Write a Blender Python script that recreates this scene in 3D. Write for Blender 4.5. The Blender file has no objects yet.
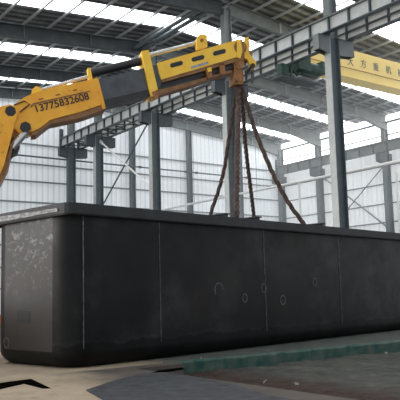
import bpy, bmesh, math, random
from mathutils import Vector, Matrix
random.seed(7)
sc = bpy.context.scene
COL = sc.collection

# ------------------------------------------------------------------ camera
F, YAW, PITCH, ROLL, H = 690.0, math.radians(36.2), math.radians(7.7), math.radians(1.5), 1.45
fw = Vector((math.sin(YAW)*math.cos(PITCH), math.cos(YAW)*math.cos(PITCH), math.sin(PITCH)))
rt0 = Vector((math.cos(YAW), -math.sin(YAW), 0)); up0 = rt0.cross(fw)
rt = math.cos(ROLL)*rt0 - math.sin(ROLL)*up0
up = math.sin(ROLL)*rt0 + math.cos(ROLL)*up0
cam_d = bpy.data.cameras.new('camera'); cam = bpy.data.objects.new('camera', cam_d); COL.objects.link(cam)
cam_d.sensor_width = 36; cam_d.lens = 36*F/400
m = Matrix((rt, up, -fw)).transposed().to_4x4(); m.translation = Vector((0, 0, H)); cam.matrix_world = m
cam_d.clip_end = 500
sc.camera = cam
CP = Vector((0, 0, H))
def ray(px, py): return fw + rt*(px-200)/F - up*(py-200)/F

# ------------------------------------------------------------------ materials
def nodes(name):
    mt = bpy.data.materials.new(name); mt.use_nodes = True
    nt = mt.node_tree; return mt, nt, nt.nodes['Principled BSDF']
def ramp(nt, fac, stops):
    r = nt.nodes.new('ShaderNodeValToRGB'); e = r.color_ramp.elements
    e[0].position, e[0].color = stops[0][0], (*stops[0][1], 1)
    e[1].position, e[1].color = stops[-1][0], (*stops[-1][1], 1)
    for p, c in stops[1:-1]:
        n = e.new(p); n.color = (*c, 1)
    nt.links.new(fac, r.inputs[0]); return r.outputs[0]
def noise(nt, scale, detail=4, rough=.6, vec=None, stretch=None):
    n = nt.nodes.new('ShaderNodeTexNoise'); n.inputs['Scale'].default_value = scale
    n.inputs['Detail'].default_value = detail; n.inputs['Roughness'].default_value = rough
    tc = nt.nodes.new('ShaderNodeTexCoord'); src = tc.outputs['Object']
    if stretch:
        mp = nt.nodes.new('ShaderNodeMapping'); mp.inputs['Scale'].default_value = stretch
        nt.links.new(src, mp.inputs[0]); src = mp.outputs[0]
    nt.links.new(src, n.inputs['Vector']); return n.outputs['Fac']
def mix(nt, fac, a, b, mode='MIX'):
    x = nt.nodes.new('ShaderNodeMix'); x.data_type = 'RGBA'; x.blend_type = mode
    if isinstance(fac, float): x.inputs[0].default_value = fac
    else: nt.links.new(fac, x.inputs[0])
    for s, v in ((6, a), (7, b)):
        if isinstance(v, tuple): x.inputs[s].default_value = (*v, 1)
        else: nt.links.new(v, x.inputs[s])
    return x.outputs[2]
def bump(nt, b, h, st=.3, d=.02):
    n = nt.nodes.new('ShaderNodeBump'); n.inputs['Strength'].default_value = st; n.inputs['Distance'].default_value = d
    nt.links.new(h, n.inputs['Height']); nt.links.new(n.outputs[0], b.inputs['Normal'])
def mat(name, c1, c2=None, scale=3, rough=.6, metal=0, lo=.35, hi=.65, stretch=None, bmp=0, emit=None, es=0, detail=5):
    mt, nt, b = nodes(name)
    f = noise(nt, scale, detail, .65, stretch=stretch)
    nt.links.new(ramp(nt, f, [(lo, c1), (hi, c2 or c1)]), b.inputs['Base Color'])
    b.inputs['Roughness'].default_value = rough; b.inputs['Metallic'].default_value = metal
    if bmp: bump(nt, b, f, bmp)
    if emit:
        b.inputs['Emission Color'].default_value = (*emit, 1); b.inputs['Emission Strength'].default_value = es
    return mt
M = {}
M['steel'] = mat('grey_painted_steel', (.075,.10,.115), (.10,.13,.145), 2, .5)
M['steel_dark'] = mat('dark_grey_painted_steel', (.05,.065,.075), (.075,.095,.105), 2, .55)
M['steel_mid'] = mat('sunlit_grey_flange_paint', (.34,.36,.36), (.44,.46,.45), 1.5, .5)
M['steel_pale'] = mat('lit_beam_web_paint', (.7,.71,.69), (.8,.8,.77), 1.5, .5)  # web colour lifted to replace light the front beam blocks
M['steel_light'] = mat('pale_grey_painted_steel', (.42,.44,.44), (.55,.57,.56), 1.5, .5)
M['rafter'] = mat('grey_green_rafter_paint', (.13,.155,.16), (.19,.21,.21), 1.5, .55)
M['rafter_dark'] = mat('shaded_rafter_paint', (.04,.052,.06), (.07,.085,.092), 1.5, .6)  # shade of the left rafters put into a darker copy of the paint
M['purlin'] = mat('galvanised_purlin', (.50,.54,.57), (.62,.66,.69), 2, .5)
M['girt'] = mat('wall_girt_grey', (.16,.18,.20), (.23,.255,.275), 2, .6)
M['pipe'] = mat('white_pipe', (.75,.76,.76), (.85,.85,.84), 2, .4)
M['yellow'] = mat('worn_yellow_paint', (.78,.31,.012), (.86,.37,.02), 1.6, .42, lo=.3, hi=.6)
# worn yellow with grime scratches
def worn_yellow():
    mt, nt, b = nodes('scuffed_boom_yellow')
    base = ramp(nt, noise(nt, 1.3, 3), [(.3, (.86,.37,.015)), (.7, (.98,.50,.035))])
    g = ramp(nt, noise(nt, 5, 8, .75), [(.57, (0,0,0)), (.76, (1,1,1))])
    nt.links.new(mix(nt, g, base, (.2,.09,.02)), b.inputs['Base Color']); b.inputs['Roughness'].default_value = .4
    return mt
M['yellow'] = worn_yellow()
M['yellow_bright'] = mat('bright_yellow_paint', (.95,.54,.03), (1.0,.64,.07), 2, .4)
M['yellow_pale'] = mat('pale_bridge_yellow', (.85,.62,.17), (.92,.70,.24), .6, .5, emit=(.85,.66,.26), es=.12)  # slight emission added to brighten the crane paint
M['rust'] = mat('rusty_brown_steel', (.20,.075,.025), (.42,.19,.05), 6, .6, bmp=.3)
M['under'] = mat('brown_boom_steel', (.18,.08,.025), (.34,.16,.05), 3, .5)  # darker brown tone used mostly under and behind the boom
M['boom_grey'] = mat('charcoal_boom_paint', (.045,.05,.06), (.085,.095,.11), 2.5, .45)
M['black'] = mat('black_paint', (.012,.012,.014), (.02,.02,.022), 3, .4)
M['void'] = mat('flat_slot_black', (.002,.002,.002), (.006,.005,.004), 3, 1)
M['void'].node_tree.nodes['Principled BSDF'].inputs['Specular IOR Level'].default_value = 0
M['chrome'] = mat('dull_chrome_rod', (.6,.6,.58), (.72,.72,.70), 2, .25, metal=.7)
M['ink'] = mat('dark_lettering', (.045,.025,.012), (.09,.045,.02), 12, .6)
M['ink_grey'] = mat('grey_lettering', (.16,.17,.17), (.2,.2,.2), 5, .6)
M['decal'] = mat('blue_grey_decal', (.18,.22,.28), (.45,.47,.5), 20, .5)
M['rope'] = mat('rusty_wire_rope', (.028,.018,.014), (.12,.072,.055), 9, .7, bmp=.4)
M['green'] = mat('dark_green_machine_paint', (.008,.04,.03), (.03,.095,.07), 5, .5)
M['rubber'] = mat('tyre_rubber', (.02,.02,.02), (.035,.035,.035), 6, .8)
M['orange'] = mat('orange_truck_paint', (.75,.17,.02), (.8,.22,.03), 3, .45)
M['litter'] = mat('pale_scrap', (.25,.23,.2), (.45,.42,.38), 15, .8)
M['weld'] = mat('weld_seam_grey', (.012,.013,.013), (.11,.11,.105), 7, .5, stretch=(1,1,1))
M['chalk'] = mat('faint_chalk', (.04,.043,.043), (.12,.125,.125), 20, .8)
M['patch'] = mat('bare_dark_patch', (.002,.002,.002), (.008,.008,.008), 12, .5)
def emissive(name, c, s):
    mt, nt, b = nodes(name); b.inputs['Base Color'].default_value = (.8,.8,.8,1)
    f = noise(nt, .8, 4)
    nt.links.new(ramp(nt, f, [(.3, tuple(v*.86 for v in c)), (.7, c)]), b.inputs['Emission Color'])
    b.inputs['Emission Strength'].default_value = s
    return mt
M['skylight'] = emissive('backlit_skylight_sheet', (.97,.985,1), 5.0)
M['clerestory'] = emissive('backlit_clerestory_sheet', (.97,.98,.98), 2.2)

def corrugated(name, c1, c2, axis, period, emit=0, seams=True, depth=.35):
    mt, nt, b = nodes(name)
    tc = nt.nodes.new('ShaderNodeTexCoord'); w = nt.nodes.new('ShaderNodeTexWave')
    w.wave_type = 'BANDS'; w.bands_direction = axis; w.inputs['Scale'].default_value = math.pi*2/period/20*1.0
    w.inputs['Distortion'].default_value = 0
    nt.links.new(tc.outputs['Object'], w.inputs['Vector'])
    # a vertical streak noise
    st = (1.2, 1.2, .06) if axis in 'XY' and name.startswith('wall') else (.3, 1.2, 1)
    n = noise(nt, 1.4, 5, .6, stretch=st)
    base = ramp(nt, n, [(.3, c1), (.7, c2)])
    wv = ramp(nt, w.outputs['Fac'], [(.0, (1-depth,)*3), (.35, (1, 1, 1))])
    col = mix(nt, 1.0, base, wv, 'MULTIPLY')
    nt.links.new(col, b.inputs['Base Color']); b.inputs['Roughness'].default_value = .55
    bump(nt, b, w.outputs['Fac'], .5, .03)
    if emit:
        nt.links.new(col, b.inputs['Emission Color']); b.inputs['Emission Strength'].default_value = emit  # wall sheets given emission of their own to brighten them
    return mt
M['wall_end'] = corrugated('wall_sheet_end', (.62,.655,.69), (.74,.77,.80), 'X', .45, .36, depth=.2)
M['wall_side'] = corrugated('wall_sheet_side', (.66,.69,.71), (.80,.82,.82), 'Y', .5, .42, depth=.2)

def roof_mat():
    mt, nt, b = nodes('roof_sheet_underside')
    base = ramp(nt, noise(nt, .9, 6, .7), [(.3, (.078,.086,.096)), (.5, (.165,.178,.195)), (.72, (.36,.385,.41))])
    tc = nt.nodes.new('ShaderNodeTexCoord'); w = nt.nodes.new('ShaderNodeTexWave')
    w.bands_direction = 'Y'; w.inputs['Scale'].default_value = math.pi*2/.62/20
    w.inputs['Distortion'].default_value = 1.2; w.inputs['Detail'].default_value = 2; w.inputs['Detail Scale'].default_value = 1.5
    nt.links.new(tc.outputs['Object'], w.inputs['Vector'])
    col = mix(nt, 1.0, base, ramp(nt, w.outputs['Fac'], [(.25, (.36,.36,.37)), (.85, (1.4,1.4,1.42))]), 'MULTIPLY')
    nt.links.new(col, b.inputs['Base Color']); b.inputs['Roughness'].default_value = .8
    return mt
M['roof'] = roof_mat()

def tank_mat():
    mt, nt, b = nodes('mill_scale_steel_plate')
    base = ramp(nt, noise(nt, .7, 6, .65), [(.3, (.003,.0038,.004)), (.52, (.009,.010,.0105)), (.72, (.032,.034,.0345))])
    base = mix(nt, ramp(nt, noise(nt, .45, 3, .5), [(.5, (0,0,0)), (.72, (.6,.6,.6))]), base, (.020,.015,.013))
    # pale oxide band and drips low on the wall
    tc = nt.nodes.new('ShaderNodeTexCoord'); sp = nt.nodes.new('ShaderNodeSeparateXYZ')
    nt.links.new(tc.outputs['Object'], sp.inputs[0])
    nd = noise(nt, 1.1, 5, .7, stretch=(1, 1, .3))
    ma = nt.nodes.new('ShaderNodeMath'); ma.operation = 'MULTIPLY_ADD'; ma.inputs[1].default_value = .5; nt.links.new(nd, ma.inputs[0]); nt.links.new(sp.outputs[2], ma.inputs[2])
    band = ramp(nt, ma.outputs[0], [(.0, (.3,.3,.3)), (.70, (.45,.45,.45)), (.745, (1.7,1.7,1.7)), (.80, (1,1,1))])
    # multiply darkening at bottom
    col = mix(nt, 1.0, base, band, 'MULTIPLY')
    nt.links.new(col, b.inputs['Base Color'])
    b.inputs['Specular IOR Level'].default_value = .22
    r = ramp(nt, noise(nt, 2.2, 5), [(.3, (.38,.38,.38)), (.7, (.55,.55,.55))]); nt.links.new(r, b.inputs['Roughness'])
    return mt
M['tank'] = tank_mat()
def tank_end_mat():
    mt, nt, b = nodes('lit_scratched_end_plate')
    base = ramp(nt, noise(nt, .8, 5, .65), [(.3, (.019,.0165,.015)), (.7, (.033,.0285,.026))])  # light on the short end put into a brighter base under the scratches
    s = ramp(nt, noise(nt, 4.5, 9, .8, stretch=(1,1,1.6)), [(.53, (0,0,0)), (.64, (.9,.9,.9))])
    tc = nt.nodes.new('ShaderNodeTexCoord'); sp = nt.nodes.new('ShaderNodeSeparateXYZ'); nt.links.new(tc.outputs['Object'], sp.inputs[0])
    hgt = ramp(nt, sp.outputs[2], [(.0, (0,0,0)), (1.0, (0,0,0))])
    mr = nt.nodes.new('ShaderNodeMapRange'); mr.inputs[1].default_value = 1.3; mr.inputs[2].default_value = 2.6; nt.links.new(sp.outputs[2], mr.inputs[0])
    k = nt.nodes.new('ShaderNodeMath'); k.operation = 'MULTIPLY'; nt.links.new(mr.outputs[0], k.inputs[0]); nt.links.new(s, k.inputs[1])
    nt.links.new(mix(nt, k.outputs[0], base, (.32,.31,.32)), b.inputs['Base Color']); b.inputs['Roughness'].default_value = .5
    return mt
M['tank_end'] = tank_end_mat()
M['rim'] = mat('rim_channel_steel', (.010,.012,.014), (.022,.025,.027), 3, .6)
M['rim_raw'] = mat('scuffed_rim_edge', (.10,.10,.10), (.36,.36,.36), 7, .5, stretch=(1,1,3), lo=.4, hi=.6)
M['bright_edge'] = mat('bright_edge_steel', (.5,.46,.42), (.7,.68,.65), 5, .4)

def floor_mat():
    mt, nt, b = nodes('worn_concrete')
    base = ramp(nt, noise(nt, .5, 8, .65), [(.3, (.29,.22,.15)), (.5, (.40,.315,.22)), (.7, (.48,.385,.28))])
    tc = nt.nodes.new('ShaderNodeTexCoord'); sp = nt.nodes.new('ShaderNodeSeparateXYZ'); nt.links.new(tc.outputs['Object'], sp.inputs[0])
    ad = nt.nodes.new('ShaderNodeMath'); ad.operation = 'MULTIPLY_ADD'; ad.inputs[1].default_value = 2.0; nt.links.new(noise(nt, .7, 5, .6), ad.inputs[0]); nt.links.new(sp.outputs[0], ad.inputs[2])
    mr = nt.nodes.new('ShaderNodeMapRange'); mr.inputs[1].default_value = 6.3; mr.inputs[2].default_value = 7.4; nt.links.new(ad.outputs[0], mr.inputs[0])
    shaded = ramp(nt, noise(nt, 1.1, 7, .7), [(.3, (.06,.048,.039)), (.7, (.125,.103,.085))])  # shade on the right-hand floor put into the concrete colour
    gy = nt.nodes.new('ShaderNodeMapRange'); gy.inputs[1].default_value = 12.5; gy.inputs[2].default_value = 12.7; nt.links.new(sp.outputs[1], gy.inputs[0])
    greenish = ramp(nt, noise(nt, 1.6, 7, .7), [(.3, (.045,.056,.048)), (.7, (.115,.125,.108))])  # grey-green tone on the concrete behind the kerb line
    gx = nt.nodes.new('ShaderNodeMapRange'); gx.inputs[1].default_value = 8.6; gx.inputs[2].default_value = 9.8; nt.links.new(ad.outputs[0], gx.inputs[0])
    shaded = mix(nt, gy.outputs[0], shaded, greenish); sel = mix(nt, gy.outputs[0], mr.outputs[0], gx.outputs[0])
    base = mix(nt, sel, base, shaded)
    st = ramp(nt, noise(nt, 3, 8, .75), [(.52, (0,0,0)), (.75, (.7,.7,.7))])
    nt.links.new(mix(nt, st, base, (.10,.08,.06)), b.inputs['Base Color'])
    b.inputs['Roughness'].default_value = .8; bump(nt, b, noise(nt, 9, 6), .15, .02); return mt
M['floor'] = floor_mat()
def dirt_mat():
    mt, nt, b = nodes('debris_covered_dirt')
    base = ramp(nt, noise(nt, 1.6, 8, .75), [(.35, (.045,.048,.042)), (.52, (.085,.085,.072)), (.7, (.16,.155,.13))])
    red = ramp(nt, noise(nt, 6, 8, .8), [(.38, (.014,.007,.005)), (.65, (.085,.040,.025))])
    tc = nt.nodes.new('ShaderNodeTexCoord'); sp = nt.nodes.new('ShaderNodeSeparateXYZ'); nt.links.new(tc.outputs['Object'], sp.inputs[0])
    nn = noise(nt, 1.0, 5, .6); ad = nt.nodes.new('ShaderNodeMath'); ad.operation='MULTIPLY_ADD'; ad.inputs[1].default_value=1.6
    nt.links.new(nn, ad.inputs[0]); nt.links.new(sp.outputs[0], ad.inputs[2])
    mr = nt.nodes.new('ShaderNodeMapRange'); mr.inputs[1].default_value = 9.7; mr.inputs[2].default_value = 10.9; nt.links.new(ad.outputs[0], mr.inputs[0])
    nt.links.new(mix(nt, mr.outputs[0], red, base), b.inputs['Base Color'])
    b.inputs['Roughness'].default_value = .95; bump(nt, b, noise(nt, 14, 8, .8), .8, .05); return mt
M['dirt'] = dirt_mat()
M['kerb'] = mat('chipped_green_kerb_paint', (.018,.08,.062), (.10,.135,.11), 3.2, .8, lo=.36, hi=.66, bmp=.3, detail=9)
M['plate'] = mat('dark_floor_plate', (.014,.018,.024), (.065,.068,.075), 4, .75, bmp=.15, detail=9)

# ------------------------------------------------------------------ mesh helpers
ORG = {}
def link(name, bm, material, parent=None, smooth=False, origin=None):
    bmesh.ops.recalc_face_normals(bm, faces=bm.faces)
    if parent is not None: o0 = ORG[parent.name]
    elif origin is not None: o0 = Vector(origin)
    else:
        xs = [v.co.x for v in bm.verts]; ys = [v.co.y for v in bm.verts]; zs = [v.co.z for v in bm.verts]
        o0 = Vector(((min(xs)+max(xs))/2, (min(ys)+max(ys))/2, min(zs)))
    bmesh.ops.translate(bm, verts=bm.verts, vec=-o0)
    me = bpy.data.meshes.new(name); bm.to_mesh(me); bm.free()
    mats = material if isinstance(material, list) else [material]
    for x in mats: me.materials.append(x)
    if smooth:
        me.polygons.foreach_set('use_smooth', [True]*len(me.polygons))
        try: me.set_sharp_from_angle(angle=math.radians(40))
        except Exception: pass
    o = bpy.data.objects.new(name, me); COL.objects.link(o)
    if parent is not None: o.parent = parent
    else: o.location = o0
    ORG[o.name] = o0
    return o
def tag(o, label, cat, group=None, kind=None):
    o['label'] = label; o['category'] = cat
    if group: o['group'] = group
    if kind: o['kind'] = kind
    return o
def structure(o): o['kind'] = 'structure'; return o
def empty(name, loc):
    o = bpy.data.objects.new(name, None); COL.objects.link(o); o.location = loc; o.empty_display_size = .3
    ORG[o.name] = Vector(loc); return o
def B(): return bmesh.new()
def box(bm, a, b, bev=0):
    a, b = Vector(a), Vector(b)
    r = bmesh.ops.create_cube(bm, size=1); vs = r['verts']
    bmesh.ops.scale(bm, vec=(abs(b.x-a.x), abs(b.y-a.y), abs(b.z-a.z)), verts=vs)
    bmesh.ops.translate(bm, vec=(a+b)/2, verts=vs)
    if bev: bmesh.ops.bevel(bm, geom=list({e for v in vs for e in v.link_edges}), offset=bev, segments=2, affect='EDGES')
    return bm
def frame(bm_fn, M4):
    """build with bm_fn then transform by matrix"""
    bm = B(); bm_fn(bm); bmesh.ops.transform(bm, matrix=M4, verts=bm.verts); return bm
def obar(bm, p, q, w, h, upv=(0,0,1)):
    """oriented box from p to q, w sideways, h along up"""
    p, q = Vector(p), Vector(q); d = (q-p); L = d.length; d.normalize()
    s = d.cross(Vector(upv))
    if s.length < 1e-4: s = d.cross(Vector((1,0,0)))
    s.normalize(); u = s.cross(d)
    vs = []
    for e in (p, q):
        for i, j in ((-1,-1),(1,-1),(1,1),(-1,1)): vs.append(bm.verts.new(e + s*w/2*i + u*h/2*j))
    for f in ((0,1,2,3),(7,6,5,4),(0,4,5,1),(1,5,6,2),(2,6,7,3),(3,7,4,0)): bm.faces.new([vs[k] for k in f])
    return bm
def tube(bm, pts, r, n=10, caps=True):
    pts = [Vector(p) for p in pts]; rings = []
    ref = None
    for i, p in enumerate(pts):
        t = (pts[min(i+1, len(pts)-1)] - pts[max(i-1, 0)]).normalized()
        if ref is None: ref = Vector((0,0,1)) if abs(t.z) < .9 else Vector((1,0,0))
        a = (ref - t*ref.dot(t)).normalized(); ref = a; b = t.cross(a)
        rr = r[i] if isinstance(r, (list, tuple)) else r
        rings.append([bm.verts.new(p + a*rr*math.cos(2*math.pi*k/n) + b*rr*math.sin(2*math.pi*k/n)) for k in range(n)])
    for i in range(len(rings)-1):
        for k in range(n): bm.faces.new((rings[i][k], rings[i][(k+1)%n], rings[i+1][(k+1)%n], rings[i+1][k]))
    if caps: bm.faces.new(rings[0][::-1]); bm.faces.new(rings[-1])
    return bm
def prism(bm, pts, off):
    """polygon (world points) extruded by vector off"""
    a = [bm.verts.new(Vector(p)) for p in pts]; b = [bm.verts.new(Vector(p)+off) for p in pts]
    bm.faces.new(a); bm.faces.new(b[::-1]); n = len(a)
    for i in range(n): bm.faces.new((a[i], b[i], b[(i+1)%n], a[(i+1)%n]))
    return bm
def hsec(bm, p, q, w, h, tf=.03, tw=.03, upv=(0,0,1)):
    """I-section from p to q: flange width w, depth h along up"""
    p, q = Vector(p), Vector(q); d = (q-p).normalized(); s = d.cross(Vector(upv)).normalized(); u = s.cross(d)
    obar(bm, p+u*(h/2-tf/2), q+u*(h/2-tf/2), w, tf, upv); obar(bm, p-u*(h/2-tf/2), q-u*(h/2-tf/2), w, tf, upv)
    obar(bm, p, q, tw, h-2*tf, upv); return bm

# ------------------------------------------------------------------ hall grid (6 m module scaled to 7.5 m)
K = 1.25
def S(x, y, z): return Vector((x*K, y*K, 1.45 + (z-1.45)*K))
def Zs(z): return 1.45 + (z-1.45)*K
FR = [10.35, 16.35, 22.35, 28.3, 34.2, 38.2]
XM, XS, XL, YE, YB = 18.0, 36.0, -2.0, 38.6, 2.0
RZ, SL = 14.15, .077
def roofz(x): return RZ - SL*abs(x-XM)

# floor with the pit cut out of it
PX0, PX1, PY0, PY1 = 7.2, 34.0, 3.0, 12.6
bm = B()
def quad(bm, x0, y0, x1, y1, z=0):
    bm.faces.new([bm.verts.new((x, y, z)) for x, y in ((x0,y0),(x1,y0),(x1,y1),(x0,y1))])
quad(bm, -25, -25, PX0, PY1); quad(bm, -25, PY1, 60, 60); quad(bm, PX0, -25, 60, PY0); quad(bm, PX1, PY0, 60, PY1); quad(bm, PX0, 12.15, 8.35, PY1)
# notch in the slab edge next to the kerb (concrete ledge reaching past the kerb line)
fl = structure(link('floor', bm, M['floor'], origin=(0,0,0)))
bm = B()
for x0, y0, x1, y1 in ((PX0-.01, PY0, PX0, PY1), (PX1, PY0, PX1+.01, PY1), (PX0, PY0-.01, PX1, PY0), (PX0, PY1-.001, PX1, PY1+.01), (PX0, 12.15, 8.35, PY1)):
    box(bm, (x0, y0, -.5), (x1, y1, -.001))
structure(link('trim_1', bm, M['floor'], origin=(0,0,0)))
bm = B()   # uneven dirt in the pit
nx, ny = 170, 80
vv = [[None]*(ny+1) for _ in range(nx+1)]
from mathutils import noise as mn
for i in range(nx+1):
    for j in range(ny+1):
        t = i/nx; x = PX0 + (PX1-PX0)*t**1.6; y = PY0 + (PY1-PY0)*j/ny
        z = -.27 + .05*mn.noise(Vector((x*1.3, y*1.3, 0))) + .03*mn.noise(Vector((x*5, y*5, 3)))
        if x < 8.8: z += .10*(1-abs(x-8.0)/.8 if abs(x-8.0) < .8 else 0) + .03*mn.noise(Vector((x*14, y*14, 5)))
        if x < 8.3 and y > 11.3: z -= .12
        vv[i][j] = bm.verts.new((x, y, z))
for i in range(nx):
    for j in range(ny): bm.faces.new((vv[i][j], vv[i+1][j], vv[i+1][j+1], vv[i][j+1]))
d = link('dirt_patch', bm, M['dirt'], smooth=True, origin=(0,0,0)); tag(d, 'sunken strip of brown and grey dirt beside the green kerb', 'dirt', kind='stuff')
# green painted kerb
bm = B(); n = 110; top = []
for i in range(n+1):
    x = 8.2 + (PX1-8.2)*(i/n)**1.5; j = .05*mn.noise(Vector((x*3, 0, 0)))+.03*mn.noise(Vector((x*11, 2, 0)))
    r_ = [bm.verts.new((x, PY1-.02+j, -.42)), bm.verts.new((x, PY1-.06+j*1.6, -.03+j*.4)), bm.verts.new((x, PY1-.01+j, .012)), bm.verts.new((x, PY1+.06+j, .012)), bm.verts.new((x, PY1+.12, -.42))]
    if top:
        for k in range(4): bm.faces.new((top[k], top[k+1], r_[k+1], r_[k]))
    else: bm.faces.new(r_)
    top = r_
bm.faces.new(top[::-1])
tag(link('kerb', bm, M['kerb'], smooth=False), 'long low concrete kerb with chipped green paint in front of the tank', 'kerb')
# dark steel plate on the floor left of the dirt
bm = B(); prism(bm, [(5.0,9.95,.0),(6.0,10.75,.0),(6.75,11.2,.0),(7.15,11.0,.0),(7.15,10.1,.0),(6.95,8.7,.0),(6.6,7.6,.0),(6.3,4.5,.0),(3.6,4.5,.0)], Vector((0,0,.018)))
tag(link('floor_plate', bm, M['plate']), 'dark worn steel plate lying on the concrete at the bottom of the view', 'steel plate')
# slot darkness painted flat in black: a bent drain slot at the left and one by the kerb corner
def flat(name, pts, label):
    bm = B(); prism(bm, [(x, y, .001) for x, y in pts], Vector((0,0,.004)))
    tag(link(name, bm, M['void']), label, 'drain slot')
def slot(name, px, label):
    pts = []
    for a, b_ in px:
        r = ray(a, b_); t = -H/r.z; q = CP + r*t; pts.append((q.x, q.y))
    flat(name, pts, label)
slot('drain_slot', [(-12,383.5),(0,383),(31,379),(51,388.5),(43,388.8),(24,384),(0,389.5),(-12,392)], 'bent black slot open in the concrete at the lower left')
slot('drain_slot', [(145,374.5),(155,372),(158,370.5),(182,367.5),(185,369.5),(166,372.5),(165,373.6),(152,375.6)], 'short black gap in the concrete where the green kerb begins')

# loose scraps in the pit
def scrap(x, y, s, label):
    bm = B(); k = 7
    vs = [bm.verts.new((x+s*math.cos(a*2*math.pi/k)*random.uniform(.5,1.2), y+.6*s*math.sin(a*2*math.pi/k)*random.uniform(.5,1.2), -.2+random.uniform(0,.05))) for a in range(k)]
    f = bm.faces.new(vs); r = bmesh.ops.extrude_face_region(bm, geom=[f]); bmesh.ops.translate(bm, verts=[v for v in r['geom'] if isinstance(v, bmesh.types.BMVert)], vec=(0,0,.03))
    tag(link('scrap_piece', bm, M['litter']), label, 'scrap', 'pale scraps lying on the dirt')
for a, b_, l in ((265,383.5,'pale scrap lying on the brown dirt near the concrete edge'), (297,385.5,'larger pale scrap on the brown dirt right of the other one'), (386,355,'flat pale scrap on the grey dirt at the foot of the green kerb')):
    r = ray(a, b_); t = (-.2-H)/r.z; q = CP+r*t; scrap(q.x, q.y, .055, l)
bm = B(); r = ray(206,368.5); q = CP+r*((-.2-H)/r.z)
tube(bm, [q, q+Vector((-.05,.02,.1)), q+Vector((-.09,.05,.18)), q+Vector((-.08,.06,.26))], .012, 6)
tag(link('bent_wire', bm, M['litter']), 'thin pale bent wire sticking up at the near end of the green kerb', 'wire')

# walls
bm = B(); zt = Zs(roofz(XS))
ww = B()
pts = [S(XL,YE,0), S(XS,YE,0), S(XS,YE,roofz(XS)), S(XM,YE,RZ), S(XL,YE,roofz(XL))]; pts[0].z = pts[1].z = 0
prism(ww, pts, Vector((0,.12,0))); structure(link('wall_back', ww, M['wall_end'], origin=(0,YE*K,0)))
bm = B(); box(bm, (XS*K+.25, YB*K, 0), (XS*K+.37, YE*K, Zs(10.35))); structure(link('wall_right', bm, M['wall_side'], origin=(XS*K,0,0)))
bm = B(); box(bm, (XS*K+.25, YB*K, Zs(10.35)), (XS*K+.33, YE*K, zt-.02)); structure(link('window_1', bm, M['clerestory'], origin=(XS*K,0,0)))

# roof sheets and skylight strips
strips = [(-9,-8),(7.0,8.3),(13.0,14.3),(18.95,20.5),(25.0,26.4),(31.1,32.3),(35.85,37.2)]
strips = strips[1:]
def roof_panel(y0, y1, side, name, mt, dz=0):
    bm = B(); xa, xb = (XM, XS+.4) if side > 0 else (XL-2, XM)
    pts = [S(xa, y0, roofz(xa)+dz), S(xb, y0, roofz(xb)+dz), S(xb, y1, roofz(xb)+dz), S(xa, y1, roofz(xa)+dz)]
    prism(bm, pts, Vector((0,0,.06))); return structure(link(name, bm, mt, origin=(0,0,Zs(RZ))))
ys = YB; wn = 2
for a, b_ in strips + [(YE, None)]:
    for sd in (1, -1): roof_panel(ys, a, sd, 'ceiling', M['roof'])
    if b_:
        for sd in (1, -1): roof_panel(a, b_, sd, 'window_%d' % wn, M['skylight']); wn += 1
        ys = b_
# purlins
x = XL; k = 0
while x <= XS:
    if abs(x-XM) > .3:
        bm = B(); z = roofz(x)-.05
        obar(bm, S(x, YB, z), S(x, YE, z), .05, .12); obar(bm, S(x, YB, z)+Vector((.04,0,-.05)), S(x, YE, z)+Vector((.04,0,-.05)), .08, .02)
        tag(link('roof_purlin', bm, M['purlin']), 'slim galvanised roof purlin running under the dark sheeting', 'purlin', 'roof purlins')
    x += 1.2
# rafters, with stiffener plates
def rafter(Y, side, label):
    t = empty('roof_rafter', S(XM + side*.3, Y, RZ-.6))
    xe = XS-.1 if side > 0 else XL
    a, e = S(XM+side*.2, Y, roofz(XM)-.47), S(xe, Y, roofz(xe)-.44)
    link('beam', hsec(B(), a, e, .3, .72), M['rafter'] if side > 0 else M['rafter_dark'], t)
    if side > 0:   # deeper haunch over the wall column
        bm = B(); p0 = S(XS-2.8, Y, roofz(XS-2.8)-.7); p1 = S(XS-.1, Y, roofz(XS)-.7); p2 = S(XS-.1, Y, roofz(XS)-1.15)
        prism(bm, [p0+Vector((0,-.14,0)), p1+Vector((0,-.14,0)), p2+Vector((0,-.14,0))], Vector((0,.28,0))); link('haunch', bm, M['rafter'], t)
    n = 6
    for i in range(1, n):
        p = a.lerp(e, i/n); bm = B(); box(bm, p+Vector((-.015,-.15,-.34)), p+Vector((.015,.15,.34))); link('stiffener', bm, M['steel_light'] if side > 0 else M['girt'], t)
    tag(t, label, 'rafter')
names = {10.35:'nearest', 16.35:'second', 22.35:'third', 28.3:'fourth', 34.2:'fifth', 38.2:'last'}
for Y in FR[:-1]+[38.35]:
    nm = names.get(Y, 'last')
    rafter(Y, 1, 'grey roof rafter sloping down to the right wall, %s frame from the camera' % nm if nm != 'last' else 'grey roof rafter along the top of the end wall right of the ridge')
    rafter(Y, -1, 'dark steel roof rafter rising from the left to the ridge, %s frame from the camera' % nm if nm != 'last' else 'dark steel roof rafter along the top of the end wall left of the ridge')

# longitudinal ties under the ridge
for i, (dx, dz) in enumerate(((-1.15,-.62),(-.75,-.62))):
    bm = B(); tube(bm, [S(XM+dx, 22.35, RZ+dz), S(XM+dx, 28.3, RZ+dz)], .12, 8)
    tag(link('ridge_tie', bm, M['steel']), 'steel tie tube spanning one bay under the roof left of the ridge', 'tie tube', 'tie tubes under the ridge')
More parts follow.
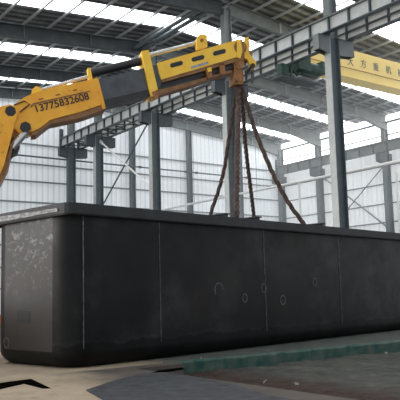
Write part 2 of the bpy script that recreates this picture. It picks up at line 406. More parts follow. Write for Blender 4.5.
# eave tie on the right wall
bm = B(); hsec(bm, S(XS-.05, YB, 12.2), S(XS-.05, YE, 12.2), .12, .14)
tag(link('eave_beam', bm, M['rafter']), 'slim steel eave beam along the top of the bright clerestory', 'beam')
bm = B(); tube(bm, [S(XS-.1, YB, 11.35), S(XS-.1, YE, 11.35)], .05, 8)
tag(link('clerestory_rail', bm, M['girt']), 'thin rail crossing the bright clerestory of the right wall', 'rail')

# columns
def column(X, Y, ztop, label, corbel=None, w=.36, h=.62, upper=None, name='steel_column', group='steel columns of the hall'):
    t = empty(name, (X*K, Y*K, 0)); c = Vector((X*K, Y*K, 0))
    bm = B(); z1 = Zs(upper) if upper else Zs(ztop)
    # flanges face left and right (x), web between
    for sx in (1,): box(bm, (c.x+sx*(h/2-.02)-.02, c.y-w/2, .05), (c.x+sx*(h/2-.02)+.02, c.y+w/2, z1))
    box(bm, (c.x-h/2+.04, c.y-.03, .05), (c.x+h/2-.04, c.y+.03, z1))
    link('shaft', bm, M['steel'], t)
    bm = B(); box(bm, (c.x-h/2, c.y-w/2, .05), (c.x-h/2+.04, c.y+w/2, z1)); link('pale_flange', bm, M['steel_mid'] if X < 30 and Y < 37 else M['steel'], t)  # side light on the left flange put into its paler paint
    bm = B(); box(bm, (c.x-h/2-.1, c.y-w/2-.1, 0), (c.x+h/2+.1, c.y+w/2+.1, .05)); link('base_plate', bm, M['steel_dark'], t)
    if upper:
        bm = B(); hh = h*.8; 
        for sx in (-1, 1): box(bm, (c.x+sx*(hh/2-.02)-.02, c.y-w/2, z1), (c.x+sx*(hh/2-.02)+.02, c.y+w/2, Zs(ztop)))
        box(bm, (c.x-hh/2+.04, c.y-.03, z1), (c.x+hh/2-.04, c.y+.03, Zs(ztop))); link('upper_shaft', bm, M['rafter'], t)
    if corbel:
        x0, x1, zt_, zb = corbel; bm = B()
        for (xa, xb) in ((x0, X-.2), (X+.2, x1)):
            if abs(xb-xa) < .25: continue
            inner = xb if xb < X else xa; outer = xa if xb < X else xb
            if outer > X: inner = X+h/2/K
            else: inner = X-h/2/K
            q = [(inner*K, zt_), (outer*K, zt_), (outer*K, zb+.08), (inner*K, zb)]
            for yy, th in ((-w/2, .03), (w/2-.03, .03)):
                prism(bm, [Vector((a_, c.y+yy, Zs(z_))) for a_, z_ in q], Vector((0, th, 0)))
            xo = outer*K
            box(bm, (min(inner*K, xo), c.y-w/2-.03, Zs(zt_)-.04), (max(inner*K, xo), c.y+w/2+.03, Zs(zt_)))
            box(bm, (xo-.03, c.y-w/2, Zs(zb+.08)), (xo+.03, c.y+w/2, Zs(zt_)))
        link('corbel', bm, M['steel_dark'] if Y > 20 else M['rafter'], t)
    tag(t, label, 'column', group)
GB = 10.42
mids = [(16.35,'thick grey steel column standing behind the right end of the tank'), (22.35,'grey steel column standing behind the wire ropes'),
        (28.3,'grey steel column under the extended boom, third from the tall right one'), (34.2,'grey steel column below the phone number on the boom'),
        (37.7,'dark steel column at the far left end of the crane rail, by the end wall')]
for Y, l in mids: column(XM, Y, roofz(XM)-.5, l, corbel=(17.22, 19.0, GB-.02, GB-.66), upper=GB, group='columns between the two bays')
sides = [(16.35,'grey column on the right wall, outside on the right'), (22.35,'grey column on the right wall past the right edge'), (28.35,'grey wall column nearest the right edge, beside the white downpipe'),
         (34.3,'grey wall column left of the thick foreground column'), (38.3,'grey corner column where the end wall meets the right wall')]
for Y, l in sides: column(XS-.25, Y, roofz(XS)-.6, l, corbel=(34.95, 36.2, 10.1, 9.45), w=.36, h=.62, upper=10.1, group='columns of the right wall')
for X, l in ((13.4,'slim dark end wall column beyond the left edge'), (22.65,'slim dark end wall post left of the third column'), (27.2,'slim dark end wall column right of the third column, below the eave'), (31.7,'slim dark end wall column hidden mostly behind the column with the ropes')):
    t = empty('wind_column', (X*K, (YE-.3)*K, 0)); bm = B()
    c = Vector((X*K, (YE-.28)*K, 0)); z1 = Zs(roofz(X)-.75)
    hsec(bm, c, c+Vector((0,0,z1)), .34, .42, upv=(1,0,0)); link('shaft', bm, M['steel'], t)
    tag(t, l, 'column', 'columns of the end wall')

# crane runway beams
def runway(X, zt_, zb, y0, y1, label, sp=.92, light=True, w=.34, mid=False, web=None):
    t = empty('runway_beam', (X*K, y0*K, Zs(zb)))
    bm = B(); box(bm, (X*K-.02, y0*K, Zs(zb)+.03), (X*K+.02, y1*K, Zs(zt_)-.03)); link('web', bm, M['steel_pale'] if web else M['steel_light'] if light else M['rafter'], t)
    bm = B(); box(bm, (X*K-w/2, y0*K, Zs(zt_)-.04), (X*K+w/2, y1*K, Zs(zt_))); link('top_flange', bm, M['rafter'], t)
    bm = B(); box(bm, (X*K-w/2*.8, y0*K, Zs(zb)), (X*K+w/2*.8, y1*K, Zs(zb)+.04)); link('bottom_flange', bm, M['steel'], t)
    if mid:
        bm = B(); zc = Zs((zt_+zb)/2); box(bm, (X*K-.10, y0*K, zc-.03), (X*K-.02, y1*K, zc+.03)); link('side_rail', bm, M['steel'], t)
    y = y1-.15; i = 0
    while y > y0:
        bm = B()
        box(bm, (X*K-w/2*.8, y*K-.03, Zs(zb)+.04), (X*K+w/2*.8, y*K+.03, Zs(zt_)-.04)); link('stiffener', bm, M['steel_dark'], t)
        y -= sp
    bm = B(); box(bm, (X*K-.05, y0*K, Zs(zt_)), (X*K+.05, y1*K, Zs(zt_)+.1)); link('rail', bm, M['steel_dark'], t)
    bm = B(); box(bm, (X*K-.12, (y1-.18)*K, Zs(zb)), (X*K+.12, y1*K, Zs(zt_)+.75)); link('end_stop', bm, M['steel_dark'], t)
    tag(t, label, 'crane beam')
runway(17.55, 10.98, 10.45, 4, 38.2, 'pale riveted crane runway beam with stiffeners, upper of the two crossing the hall')
runway(18.72, 11.02, 10.42, 4, 38.2, 'grey crane runway beam just behind and below the pale one', mid=True, sp=.95, web='pale')
runway(35.2, 10.74, 10.12, 4, 38.2, 'grey crane runway beam along the right wall below the clerestory', light=False, sp=1.15)
# walkway bracing between the two middle beams
bm = B(); y = 30.5
while y < 37.5:
    obar(bm, S(17.6,y,10.5), S(18.7,y+.6,10.5), .07, .06); obar(bm, S(18.7,y+.6,10.5), S(17.6,y+1.2,10.5), .07, .06); y += 1.2
tag(link('beam_walkway', bm, M['steel_dark']), 'dark zigzag braced walkway between the two crane runway beams', 'walkway')

# wall girts
for z in (10.55, 9.35, 8.3, 7.05, 5.8, 4.5, 3.2, 2.0):
    bm = B(); obar(bm, S(XL,YE-.05,z), S(XS,YE-.05,z), .1, .1)
    tag(link('wall_girt', bm, M['girt']), 'thin horizontal steel girt across the white end wall', 'girt', 'girts of the end wall')
for z in (9.4, 8.22, 6.92, 5.7, 4.5, 3.2):
    bm = B(); obar(bm, S(XS+.12,YB,z), S(XS+.12,YE,z), .1, .1)
    tag(link('wall_girt', bm, M['girt']), 'thin horizontal steel girt along the white right wall', 'girt', 'girts of the right wall')
bm = B(); tube(bm, [S(XL,YE-.5,9.72), S(XS-.5,YE-.5,9.72)], .06, 8)
for X in (13.4, 22.65, 27.2, 31.7):
    for s in (-.45, .45): box(bm, S(X+s,YE-.5,9.72)-Vector((.1,.09,.09)), S(X+s,YE-.5,9.72)+Vector((.1,.09,.09)))
tag(link('tie_pipe', bm, M['steel_dark']), 'thin dark tie pipe with joints crossing in front of the end wall', 'pipe')

# diagonal braces
def brace(p, q, r, mt, label, g):
    bm = B(); tube(bm, [p, q], r, 8); e = (q-p).normalized()
    for c, s in ((p, 1), (q, -1)): obar(bm, c, c+e*s*.5, .03, r*4)
    tag(link('brace_rod', bm, mt), label, 'brace', g)
brace(S(XM,34.0,10.1), S(XM,28.5,6.6), .06, M['pipe'], 'pale diagonal brace running down right from the column below the phone number', None)
brace(S(XM,28.5,10.3), S(XM,34.0,6.2), .05, M['steel_dark'], 'dark diagonal brace running down left to the column below the phone number', None)
brace(S(XS-.1,28.5,9.5), S(XS-.1,34.2,5.2), .05, M['steel'], 'thin grey diagonal brace falling left across the right wall', None)
brace(S(XS-.05,34.2,9.5), S(XS-.05,28.5,5.2), .07, M['girt'], 'pale grey diagonal brace falling right across the right wall', None)
# white pipe on stands, beyond the middle columns
t = empty('white_pipe', S(24.6, 10, 6.95)); bm = B(); tube(bm, [S(24.6, 8, 6.95), S(24.6, YE-.1, 6.95)], .085, 10); link('run', bm, M['pipe'], t, smooth=True)
for Y in FR[1:-1]:
    bm = B(); tube(bm, [S(24.6, Y, 6.95), S(24.6, Y, roofz(24.6)-.7)], .015, 6); link('hanger_rod', bm, M['girt'], t)
tag(t, 'long thin white pipe running level across the far bay', 'pipe')
for Y, z0, z1, l in ((27.75, 0, 8.8, 'white vertical downpipe on the right wall by the rightmost wall column'), (36.6, 0, 9.4, 'white vertical downpipe on the right wall near the corner')):
    bm = B(); tube(bm, [(XS*K-.05, Y*K, z0), (XS*K-.05, Y*K, Zs(z1))], .11, 10)
    for z in (2, 4, 6, 8): box(bm, (XS*K-.2, Y*K-.14, z), (XS*K+.24, Y*K+.14, z+.06))
    tag(link('downpipe', bm, M['pipe'], smooth=True), l, 'downpipe')

# ------------------------------------------------------------------ text
def text_mesh(body, size, M4, off=.006):
    cu = bpy.data.curves.new('txt', 'FONT'); cu.body = body; cu.size = size; cu.extrude = off; cu.align_x = 'CENTER'; cu.align_y = 'CENTER'; cu.offset = size*(.018 if body[0] == '1' else 0)
    o = bpy.data.objects.new('txt', cu); COL.objects.link(o); bpy.context.view_layer.update()
    me = bpy.data.meshes.new_from_object(o.evaluated_get(bpy.context.evaluated_depsgraph_get()))
    bpy.data.objects.remove(o); bm = B(); bm.from_mesh(me); bmesh.ops.transform(bm, matrix=M4, verts=bm.verts); return bm
def basis(c, xd, yd):
    xd = Vector(xd).normalized(); zd = xd.cross(Vector(yd)).normalized(); yd = zd.cross(xd)
    m = Matrix((xd, yd, zd)).transposed().to_4x4(); m.translation = Vector(c); return m

# ------------------------------------------------------------------ yellow bridge crane of the far bay
YC = 20.0
t = empty('bridge_crane', S(19, YC, 11.05))
bm = B(); y0, y1 = YC*K, YC*K+.9
za, zb_ = Zs(12.12), Zs(10.98)
pts = [(20.6, 12.12), (34.2, 12.12), (34.9, 11.5), (34.9, 11.25), (33.6, 10.82), (20.2, 10.82), (19.1, 11.2), (19.1, 11.4)]
prism(bm, [Vector((a*K, y0, Zs(b))) for a, b in pts], Vector((0, .75, 0)))
mb = link('main_beam', bm, M['yellow_pale'], t)
bm = B(); box(bm, (19.0*K, y0-.08, Zs(10.82)-.02), (34.9*K, y0+.83, Zs(10.82)+.0)); bm.free()
bm = B(); prism(bm, [Vector((a*K, y0-.1, Zs(b))) for a, b in ((20.2,10.82),(33.6,10.82),(33.6,10.78),(20.2,10.78))], Vector((0,.95,0))); link('lower_flange', bm, M['yellow_pale'], t)
bm = B(); box(bm, (19.6*K, y0-.03, Zs(11.22)), (34.9*K, y0, Zs(11.22)+.03)); link('side_strip', bm, M['rust'], t).name = 'side_strip'
for xx in (18.72, 35.2):
    bm = B(); box(bm, (xx*K-.2, y0-1.3, Zs(11.1)+.04), (xx*K+.2, y0+1.9, Zs(11.1)+.36), .03)
    e = link('end_carriage', bm, M['yellow_pale'], t)
    for yy in (-1.0, 1.8):
        bm = B(); tube(bm, [(xx*K-.1, y0+yy, Zs(11.1)+.13), (xx*K+.1, y0+yy, Zs(11.1)+.13)], .15, 16); link('wheel', bm, M['steel_dark'], e)
sp_ = [(350.5,62),(363.5,64.5),(376,67.5),(388.5,70.5),(400.5,73.5)]
for ch, (a, b_) in zip('大方重机械', sp_):
    r = ray(a, b_); q = CP + r*((y0-.012)/r.y)
    link('character', text_mesh(ch, .52, basis(q, (1,0,0), (0,0,1)), .008), M['ink_grey'], mb)
tag(t, 'yellow overhead bridge crane with grey characters spanning the far bay', 'crane')
# green hoist on the crane's left end
t = empty('hoist_trolley', S(19.9, YC-.5, 9.9))
cx, cy, cz = 19.9*K, y0-.9, Zs(10.5)
def gb(name, a, b, mt='green', bev=.02):
    bm = B(); box(bm, (cx+a[0], cy+a[1], cz+a[2]), (cx+b[0], cy+b[1], cz+b[2]), bev); return link(name, bm, M[mt], t)
gb('side_frame', (-1.2,-.35,-.35), (-.3,-.3,.45)); gb('side_frame', (-1.2,.4,-.35), (.9,.45,.3)); gb('gearbox', (.45,-.35,-.25), (.95,.35,.3)); gb('control_box', (-2.2,-.2,-.75), (-1.7,.2,-.2))
bm = B(); tube(bm, [(cx-1.1,cy,cz-.1),(cx+.5,cy,cz-.1)], .33, 18); link('drum', bm, M['green'], t, True)
bm = B(); tube(bm, [(cx+.95,cy,cz),(cx+1.45,cy,cz)], .2, 14); link('motor', bm, M['green'], t, True)
bm = B()
for q in range(7): 
    a = cx-2.0+q*.45; tube(bm, [(a, cy-.1, cz-.9+.12*q), (a+.25, cy, cz-.45+.08*q), (a+.45, cy-.1, cz-.75+.12*q)], .05, 6)
link('cable_loops', bm, M['green'], t)
gb('platform', (-2.4,-.4,-.95), (.2,.4,-.88), 'steel_dark', 0)
tag(t, 'dark green hoist machinery at the left end of the yellow bridge crane', 'hoist')

# ------------------------------------------------------------------ the tank
TA = math.radians(10.8); TU = Vector((math.cos(TA), math.sin(TA), 0)); TW = Vector((-TU.y, TU.x, 0)); TC = Vector((6.02, 12.74, 0))
TL, TWd, TH = 16.8, 3.3, 3.355
def T(l, w, z): return TC + TU*l + TW*w + Vector((0,0,z))
tank = empty('steel_tank', T(0,0,0)); 
def outline(ins, rad, n=8):
    """rounded rectangle in (l, w)"""
    out = []; x0, x1, y0, y1 = ins, TL-ins, ins, TWd-ins
    for cx_, cy_, a0 in ((x1-rad,y1-rad,0),(x0+rad,y1-rad,90),(x0+rad,y0+rad,180),(x1-rad,y0+rad,270)):
        for k in range(n+1):
            a = math.radians(a0+90*k/n); out.append((cx_+rad*math.cos(a), cy_+rad*math.sin(a)))
    return out
bm = B(); rings = []; RB = .33; ins0 = .13
prof = [(ins0+RB*(1-math.sin(math.radians(a))), RB*(1-math.cos(math.radians(a)))) for a in (0,15,30,45,60,75,90)]
prof += [(ins0, 1.5), (ins0, TH-.1), (ins0+.03, TH-.1), (ins0+.03, .45), (ins0+.4, .06)]
for ins, z in prof:
    rr = max(.60-(ins-ins0)*.8, .2)
    rings.append([bm.verts.new(T(x, y, z)) for x, y in outline(ins, rr)])
N = len(rings[0])
for i in range(len(rings)-1):
    for k in range(N): bm.faces.new((rings[i][k], rings[i][(k+1)%N], rings[i+1][(k+1)%N], rings[i+1][k]))
bm.faces.new(rings[0][::-1]); bm.faces.new(rings[-1])
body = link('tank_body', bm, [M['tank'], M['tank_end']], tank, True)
for p in body.data.polygons:
    n_ = p.normal
    if n_.dot(-TU) > .996 and abs(n_.z) < .8: p.material_index = 1
# rim channel: outer upright band + flat flange, chamfered corners
def ring_band(i0, i1, z0, z1, rad, name, mt, par=tank):
    bm = B(); rs = []
    for ins, z in ((i0,z0),(i0,z1),(i1,z1),(i1,z0)): rs.append([bm.verts.new(T(x,y,z)) for x,y in outline(ins, max(rad+.15-(ins-i0),.05), 4)])
    n_ = len(rs[0])
    for i in range(4):
        for k in range(n_): bm.faces.new((rs[i][k], rs[i][(k+1)%n_], rs[(i+1)%4][(k+1)%n_], rs[(i+1)%4][k]))
    return link(name, bm, mt, par)
ring_band(-.03, .02, TH-.22, TH, .08, 'rim_band', M['rim'])
ring_band(-.02, .32, TH-.025, TH, .08, 'rim_flange', M['rim'])
ring_band(.0, .16, TH-.24, TH-.22, .08, 'rim_underside', M['rim'])
# scuffed angle iron along the short end
bm = B(); box(bm, (0,0,0), (1,1,1)); bm.free()
bm = B(); prism(bm, [T(-.035,.3,TH-.10), T(-.035,.3,TH-.17), T(-.035,TWd+.05,TH-.20), T(-.035,TWd+.05,TH-.06)], -TU*.02); link('end_angle', bm, M['rim_raw'], tank)
bm = B(); obar(bm, T(.18,TWd-.14,.45), T(.18,TWd-.14,TH-.2), .035, .04, (1,0,0)); obar(bm, T(.14,TWd-.24,.45), T(.14,TWd-.24,TH-.2), .035, .03, (1,0,0)); link('edge_highlight', bm, M['bright_edge'], tank)  # light caught by the far left corner painted as bright strips
bm = B(); obar(bm, T(.01,TWd-.05,TH-.20), T(.01,TWd-.05,TH+.02), .05, .05, (1,0,0)); link('corner_stub', bm, M['bright_edge'], tank)
# welds on the near side
for px_, w_ in ((83.5,.012),(160,.014),(265,.018),(340,.02)):
    r = ray(px_, 280); nrm = TW; P0 = T(0, ins0-.004, 0); q = CP + r*((P0-CP).dot(nrm)/r.dot(nrm)); l = (q-TC).dot(TU)
    bm = B(); obar(bm, T(l, ins0-.004, .40), T(l, ins0-.004, TH-.2), w_*1.6, .012, tuple(TW)); link('weld_seam', bm, M['weld'], tank)
bm = B(); obar(bm, T(.33, ins0-.006, 1.0), T(.33, ins0-.006, TH-.2), .02, .012, tuple(TW)); bm.free()
# chalk rings
for a, b_, rr in ((315,282,.10),(283,300,.11),(264,288,.10),(245,298,.09),(219,290,.15),(297,272,.0)):
    if rr == 0: continue
    r = ray(a, b_); P0 = T(0, ins0-.004, 0); q = CP + r*((P0-CP).dot(TW)/r.dot(TW)); l = (q-TC).dot(TU); z = q.z
    bm = B(); n_ = 20; arc = n_ if a != 219 else 12
    pts = [T(l+rr*math.cos(2*math.pi*k/n_), ins0-.004, z+rr*1.15*math.sin(2*math.pi*k/n_)) for k in range(arc+1)]
    for k in range(arc): obar(bm, pts[k], pts[k+1], .04, .006, tuple(TW))
    link('chalk_ring', bm, M['chalk'], tank)
# dark patch and ring on the short end
def on_end(a, b_):
    r = ray(a, b_); P0 = T(ins0-.004, 0, 0); q = CP + r*((P0-CP).dot(TU)/r.dot(TU)); return (q-TC).dot(TW), q.z
w0, z0 = on_end(17,322); w1, z1 = on_end(30,310)
bm = B(); prism(bm, [T(ins0-.003, w0, z0), T(ins0-.003, w1, z0-.03), T(ins0-.003, w1, z1-.03), T(ins0-.003, w0, z1)], -TU*.004); link('dark_patch', bm, M['patch'], tank)
w0, z0 = on_end(6.5,343); bm = B()
pts = [T(ins0-.004, w0+.11*math.cos(k*math.pi/8), z0+.11*math.sin(k*math.pi/8)) for k in range(17)]
for k in range(16): obar(bm, pts[k], pts[k+1], .03, .008, tuple(TU))
link('chalk_ring', bm, M['chalk'], tank)
# inner cross beams with tops standing above the rim
for a, b_ in ((226,214),(258,218),(322,222)):
    r = ray(a, b_); P0 = T(0, .35, 0); q = CP + r*((P0-CP).dot(TW)/r.dot(TW)); l = (q-TC).dot(TU)
    bm = B(); hsec(bm, T(l,.3,TH+.03), T(l,TWd-.3,TH+.03), .22, .24)
    link('cross_beam', bm, M['rim'], tank)
# lifting lugs
lugs = {'a': (7.35, TWd-.45), 'b': (5.35,.3), 'c': (9.55,TWd-.5), 'd': (8.45,.3)}
for k_, (l, w) in lugs.items():
    bm = B(); prism(bm, [T(l-.12,w,TH-.45), T(l+.12,w,TH-.45), T(l+.08,w,TH-.12), T(l-.08,w,TH-.12)], TW*.04); link('lifting_lug', bm, M['rust'], tank)
tag(tank, 'huge black steel tank with rounded edges standing on the concrete under the ropes', 'tank')

# ------------------------------------------------------------------ boom crane
TIP = T(7.25, 1.5, 0)
rootd = CP + ray(-60, 150)*1.0
rd = Vector((ray(-60,150).x, ray(-60,150).y, 0)); ROOT = Vector((rd.x, rd.y, 0))*18.3
bd = Vector((TIP.x-ROOT.x, TIP.y-ROOT.y, 0)); BLEN = bd.length; bd.normalize(); bn = Vector((-bd.y, bd.x, 0))     # bn points away from the camera
if bn.dot(fw) < 0: bn = -bn
def BP(px, py, back=0.0):
    """point of the boom's near face plane (shifted back along its normal)"""
    r = ray(px, py); P0 = TIP - bn*.3 + bn*back
    return CP + r*((P0-CP).dot(bn)/r.dot(bn))
def bprism(name, px, back, depth, mt, par, smooth=False):
    bm = B(); prism(bm, [BP(a, b_, back) for a, b_ in px], bn*depth); return link(name, bm, mt, par, smooth)
def btube(name, px, r, back, mt, par, n=14):
    bm = B(); tube(bm, [BP(a, b_, back) for a, b_ in px], r, n); return link(name, bm, mt, par, True)
crane = empty('truck_crane', ROOT)
Y_ = M['yellow']
# base boom section (near plate) with slightly narrower box
base = bprism('base_boom', [(97,78),(101,92),(103.5,104),(80,112),(62,116.5),(50,120),(40,128),(33,131),(22,134),(14,127),(10,112),(14,104),(24,97.5),(34,93),(45,89.5),(70,84)], 0, .62, Y_, crane)
bprism('boom_floor_plate', [(104,104),(105.5,109),(81,117.5),(62,121.5),(50,124),(36,135),(31,135.5),(33,130),(50,119),(62,115.5),(80,111)], .03, .56, M['under'], base)
bprism('end_collar', [(95.5,78),(98,77.5),(105.8,108),(102.5,109)], -.015, .65, Y_, base)
bprism('pivot_ear', [(31,95),(32,89),(36,86),(41,87.5),(43,91.5)], .05, .12, M['yellow_bright'], base)
bprism('pivot_ear', [(31,95),(32,89),(36,86),(41,87.5),(43,91.5)], .45, .12, M['yellow_bright'], base)
bprism('reinforcing_strip', [(31,105.5),(33,103),(90,90.5),(90,91.5),(34,104.5),(31,108)], -.015, .02, M['under'], base)
bprism('pad', [(38.5,98.8),(43,97.8),(43.2,98.8),(38.7,99.8)], -.02, .03, M['under'], base)
bprism('pad', [(55.5,94.6),(60,93.6),(60.2,94.6),(55.7,95.6)], -.02, .03, M['under'], base)
bprism('pad', [(73,90),(77,89),(77.2,90),(73.2,91)], -.02, .03, M['under'], base)
a, e = BP(35,109.3,-.01), BP(88,96.4,-.01); wid = (e-a).length
tm = text_mesh('13775832608', wid/5.95, basis((a+e)/2, e-a, (0,0,1)), .006)
xs = [( (v.co-(a+e)/2).dot((e-a).normalized())) for v in tm.verts]; sc_ = wid/(max(xs)-min(xs))
mid_ = (a+e)/2; bmesh.ops.translate(tm, verts=tm.verts, vec=-mid_); bmesh.ops.scale(tm, vec=(sc_,)*3, verts=tm.verts); bmesh.ops.translate(tm, verts=tm.verts, vec=mid_)
link('phone_number', tm, M['ink'], base)
# head knuckle pins and the lower arm
def disc(name, px, py, r, back, depth, mt, par, n=20, sides=None):
    c = BP(px, py, back); bm = B(); tube(bm, [c, c+bn*depth], r, sides or n); return link(name, bm, mt, par, sides is None)
disc('pivot_pin', 25.5, 127, .155, -.06, .75, M['black'], base, sides=7)
disc('pivot_pin', 10.5, 111, .15, -.10, .85, M['black'], base, sides=7)
bprism('knuckle_web', [(14,116),(24,130),(23,137),(16,141),(9,152),(5,142)], .2, .3, M['under'], crane)
arm = bprism('lower_arm', [(-8,112),(2,106),(10,104.5),(16,106.5),(18,112),(14.5,124),(12,134),(10,142),(4,165),(-6,188),(-16,205),(-32,225),(-48,222),(-40,195),(-26,160),(-16,130)], -.09, .16, Y_, crane)
bprism('lower_arm_back', [(-8,112),(2,106),(10,104.5),(16,106.5),(18,112),(14.5,124),(12,134),(10,142),(4,165),(-6,188),(-16,205),(-32,225),(-48,222),(-40,195),(-26,160),(-16,130)], .62, .16, M['under'], crane)
bprism('arm_edge_plate', [(12,142),(14,142),(8,168),(2,180),(-6,194),(-6,188),(4,165)], -.05, .7, M['under'], crane)
bprism('cylinder_bracket', [(9,141),(13,137),(20,146),(17.5,153),(8,156),(3,163),(5,150)], .1, .4, M['black'], crane)
btube('lift_rod', [(27,131),(12,148)], .10, .06, M['chrome'], crane)
btube('lift_cylinder', [(13,147),(-14,182)], .17, .3, M['black'], crane)
btube('boom_hose', [(14,105),(24,101),(30,104),(20,112)], .02, -.05, M['black'], crane, 6)
# second, charcoal section
sec = bprism('charcoal_boom_section', [(98,79.5),(152,66),(158,93),(104.5,106.5)], .07, .5, M['boom_grey'], crane)
bprism('wear_strip', [(103,100),(157,87.5),(158.5,94),(104.5,107)], .05, .06, M['black'], sec)
bprism('charcoal_boom_section', [(152,67),(236,48),(238,62),(158,82)], .14, .4, M['boom_grey'], crane)
inner = bprism('inner_boom', [(155,80),(236,60),(237,67),(157,88.5)], .12, .4, M['black'], crane)
bprism('inner_boom_skid', [(155,91),(190,82),(215,74.5),(232,70),(232,72.5),(213,78),(190,86),(158,95)], .10, .42, M['under'], crane)
# extension cylinder above the boom
btube('extension_cylinder', [(91,73.5),(140,61.5)], .125, .25, M['black'], crane)
bprism('cylinder_clamp', [(87.5,68),(90.5,67.5),(92.5,79),(89,80)], .12, .26, M['yellow_bright'], crane)
btube('return_rod', [(42,89.5),(88,76.5)], .05, .2, M['chrome'], crane)
btube('extension_rod', [(140,57.5),(199,42)], .065, .2, M['chrome'], crane)
bprism('boom_side_bar', [(148,66),(157,65),(162,82),(158,90)], .02, .1, M['boom_grey'], crane)
bprism('section_collar', [(141.5,51),(148.8,49.8),(158.5,92),(158,94.5),(151.5,96.3),(150,92)], -.05, .7, M['yellow_bright'], crane)
bprism('collar_foot', [(152,92),(158,89.5),(159,97),(154.5,100)], -.07, .1, M['rust'], crane)
# tip section: bright yellow box with three slots
box_ = bprism('tip_section', [(157,63),(238,39.3),(239.5,45),(240.5,56),(161.5,79.5),(159,73)], -.02, .62, M['yellow_bright'], crane)
bprism('tip_section_floor', [(161.5,79),(240,55.8),(240.8,60.5),(162.3,82.5)], .0, .56, M['under'], box_)
bprism('front_plate', [(237,39),(241,40.5),(242.5,51),(240.5,58.5),(237,57)], -.05, .68, M['yellow_bright'], box_)
for sx, sy in ((176.5,64.2),(198,58.3),(219.5,52.3)):
    pts = []
    ang = math.atan2(-.28, 1)
    for k in range(16):
        th = 2*math.pi*k/16; u = (4.4 if math.cos(th) > 0 else -4.4) + 2.2*math.cos(th); v = 2.3*math.sin(th)
        pts.append((sx+u*math.cos(ang)-v*math.sin(ang)*1, sy+u*math.sin(ang)+v*math.cos(ang)))
    bprism('slot_opening', pts, -.026, .012, M['black'], box_)
bprism('maker_decal', [(191,66.5),(208,61.2),(208.4,63.6),(191.4,68.9)], -.026, .01, M['decal'], box_)
# upper lug where the rod ends
bprism('rod_anchor', [(196.5,49.5),(197,38),(199,34.8),(204.5,33.8),(207,36.5),(207.5,46.5)], .02, .14, M['yellow_bright'], crane)
bprism('rod_anchor', [(196.5,49.5),(197,38),(199,34.8),(204.5,33.8),(207,36.5),(207.5,46.5)], .38, .14, M['yellow_bright'], crane)
disc('anchor_pin', 202, 40, .05, -.02, .6, M['rust'], crane)
# lugs under the tip
for px in ([(205,68),(210,66.5),(213,77),(208.5,78.5)], [(219,64),(224,62.5),(226,73.5),(221,75)]):
    bprism('underside_lug', px, .0, .5, M['rust'], crane)
bprism('underside_lug', [(207,68),(211,67),(212,71),(208.5,72)], -.03, .05, M['yellow_bright'], crane)
# head assembly
head = bprism('boom_head', [(236,41),(242,39),(243.5,44),(244.5,58),(243.5,68),(238,69),(233,60),(236,55)], .02, .5, M['rust'], crane)
bprism('head_cheek', [(244,44),(245.5,37.5),(248.5,36.5),(249.8,44),(249,53),(253,58.5),(256.3,62),(256,67),(252.5,69.5),(249.5,66),(248,60),(244.5,58)], .05, .12, M['yellow_bright'], head)
bprism('head_cheek', [(244,44),(245.5,37.5),(248.5,36.5),(249.8,44),(249,53),(253,58.5),(256.3,62),(256,67),(252.5,69.5),(249.5,66),(248,60),(244.5,58)], .36, .12, M['under'], head)
disc('sheave', 240.5, 47, .2, -.04, .14, M['rust'], head); disc('sheave', 245, 55, .23, .2, .14, M['under'], head); disc('head_pin', 253, 65.5, .075, -.02, .6, M['black'], head)
bprism('latch_hook', [(252,68),(254,68),(254,80),(253,83),(251.5,81),(252,78)], .2, .1, M['steel_dark'], head)
hook = bprism('hook_block', [(232,60),(241.5,59),(242,66),(243.5,75),(243.5,84),(233,84.5),(233.5,75),(234.5,68)], .06, .4, M['rust'], crane)
disc('block_pin', 238, 79.5, .06, -.02, .55, M['under'], hook)
bprism('shackle', [(235.5,84),(241.5,84),(240.5,90),(238.5,91.5),(236.5,90)], .2, .12, M['black'], hook)
# pedestal and truck (stands behind the left end of the tank, mostly outside the view)
px_, py_ = ROOT.x, ROOT.y
bm = B(); base_p = BP(-40, 222, .3); tube(bm, [(base_p.x, base_p.y, 1.2), (base_p.x, base_p.y, base_p.z+.1)], [.42, .3], 20); link('pedestal', bm, Y_, crane, True)
def truckbox(name, l0, l1, w0, w1, z0, z1, mt, bev=.05):
    bm = B(); box(bm, (l0, w0, z0), (l1, w1, z1), bev)
    m4 = basis((base_p.x, base_p.y, 0), tuple(-TW), (TU.x, TU.y, 0)); m4 = Matrix.Translation((base_p.x, base_p.y, 0)) @ Matrix.Rotation(TA, 4, 'Z')
    bmesh.ops.transform(bm, matrix=m4, verts=bm.verts); return link(name, bm, mt, crane)
truckbox('chassis', -6.2, .8, -.5, .5, .75, 1.2, M['steel_dark']); truckbox('load_bed', -6.2, -.8, -1.2, 1.2, 1.2, 1.35, M['orange']); truckbox('cab', -8.4, -6.3, -1.15, 1.15, .9, 2.9, M['orange'], .15)
truckbox('outrigger_beam', .35, .65, -1.9, 1.9, .8, 1.05, M['orange'])
for w in (-1.8, 1.8): truckbox('outrigger_leg', .42, .58, w-.08, w+.08, 0, 1.1, M['steel_dark'], .01)
for l in (-7.2, -3.4, -2.1):
    for w in (-1, 1):
        m4 = Matrix.Translation((base_p.x, base_p.y, 0)) @ Matrix.Rotation(TA, 4, 'Z'); bm = B()
        tube(bm, [(l, w-.15, .5), (l, w+.15, .5)], .5, 24); bmesh.ops.transform(bm, matrix=m4, verts=bm.verts); link('wheel', bm, M['rubber'], crane, True)
tag(crane, 'worn yellow telescopic boom crane with a phone number reaching over the tank', 'crane')

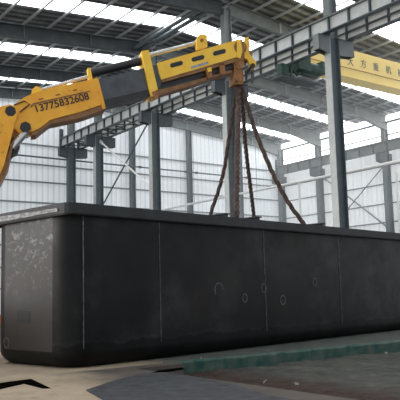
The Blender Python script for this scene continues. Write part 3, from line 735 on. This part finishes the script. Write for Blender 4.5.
# ------------------------------------------------------------------ wire ropes
def catm(pts, n):
    out = []; P = [pts[0]]+pts+[pts[-1]]
    for i in range(1, len(P)-2):
        for k in range(n):
            t_ = k/n; p0, p1, p2, p3 = P[i-1:i+3]
            out.append(.5*((2*p1)+(-p0+p2)*t_+(2*p0-5*p1+4*p2-p3)*t_*t_+(-p0+3*p1-3*p2+p3)*t_**3))
    out.append(pts[-1]); return out
def rope(px, lug, label, R=.055, twist=9, strands=3):
    l, w = lugs[lug]; end = T(l, w+.02, TH-.14); top_ = BP(px[0][0], px[0][1], .26)
    n = len(px); pts = []
    nr = Vector((fw.x, fw.y, 0)).normalized(); d0 = (top_-CP).dot(nr); d1 = (end-CP).dot(nr)
    for i, (a, b_) in enumerate(px):
        f_ = (b_-px[0][1])/(px[-1][1]-px[0][1]); r = ray(a, b_); pts.append(CP + r*((d0+(d1-d0)*f_)/r.dot(nr)))
    pts.append(end); line = catm(pts, 14); L = len(line)
    # even resample
    acc = [0]
    for i in range(1, L): acc.append(acc[-1]+(line[i]-line[i-1]).length)
    bm = B()
    for s in range(strands):
        sp = []
        for i, p in enumerate(line):
            t_ = (line[min(i+1, L-1)]-line[max(i-1, 0)]).normalized(); a1 = t_.cross(bn).normalized(); b1 = t_.cross(a1)
            th = acc[i]*twist + s*2*math.pi/strands; sp.append(p + (a1*math.cos(th)+b1*math.sin(th))*R*.55)
        tube(bm, sp, R*.62, 7)
    o = link('wire_rope', bm, M['rope'], smooth=True); tag(o, label, 'rope')
rope([(237,86),(234,105),(231,125),(228,145),(224,170),(218,192),(211,213)], 'a', 'leftmost rusty wire rope, bowed out to the left above the tank', twist=7)
rope([(238,86),(238.5,110),(237.5,140),(237,170),(236.5,195),(236,216)], 'b', 'thick twisted reddish wire rope hanging in front of the second column', R=.075, twist=11)
rope([(239.5,86),(243,112),(245,140),(248,168),(251,192),(254,218)], 'c', 'twisted wire rope hanging straight down just right of the thick one', R=.06, twist=12)
rope([(241,86),(248,108),(255,130),(264,153),(276,180),(290,205),(304,225)], 'd', 'rightmost wire rope, slanting away to the right down to the tank rim', R=.062, twist=6)

hz = bpy.data.materials.new('bright_glowing_volume'); hz.use_nodes = True; nt = hz.node_tree; nt.nodes.clear()  # faintly glowing volume added to brighten the far bay
out = nt.nodes.new('ShaderNodeOutputMaterial'); pv = nt.nodes.new('ShaderNodeVolumePrincipled')
pv.inputs['Density'].default_value = .0025; pv.inputs['Color'].default_value = (1,1,1,1)
pv.inputs['Emission Strength'].default_value = .0035; pv.inputs['Emission Color'].default_value = (.95,.98,1,1)
nt.links.new(pv.outputs[0], out.inputs['Volume'])
bm = B(); box(bm, (XM*K+1, YB*K+.5, 5), (XS*K-.6, YE*K-1, Zs(11.9)))
tag(link('glow', bm, hz), 'added bright haze filling the far bay under the roof', 'glow', kind='stuff')
# ------------------------------------------------------------------ light
w = bpy.data.worlds.new('world'); sc.world = w; w.use_nodes = True
bg = w.node_tree.nodes['Background']; bg.inputs[0].default_value = (.86,.93,1,1); bg.inputs[1].default_value = .85
sd = bpy.data.lights.new('side_daylight', 'SUN'); so = bpy.data.objects.new('side_daylight', sd); COL.objects.link(so)
sd.energy = 2.2; sd.angle = math.radians(35); sd.color = (1, .97, .92)
so.rotation_euler = Vector((1, -.5, -.16)).to_track_quat('-Z', 'Y').to_euler()
sc.view_settings.view_transform = 'Standard'; sc.view_settings.look = 'None'; sc.view_settings.exposure = 0.0
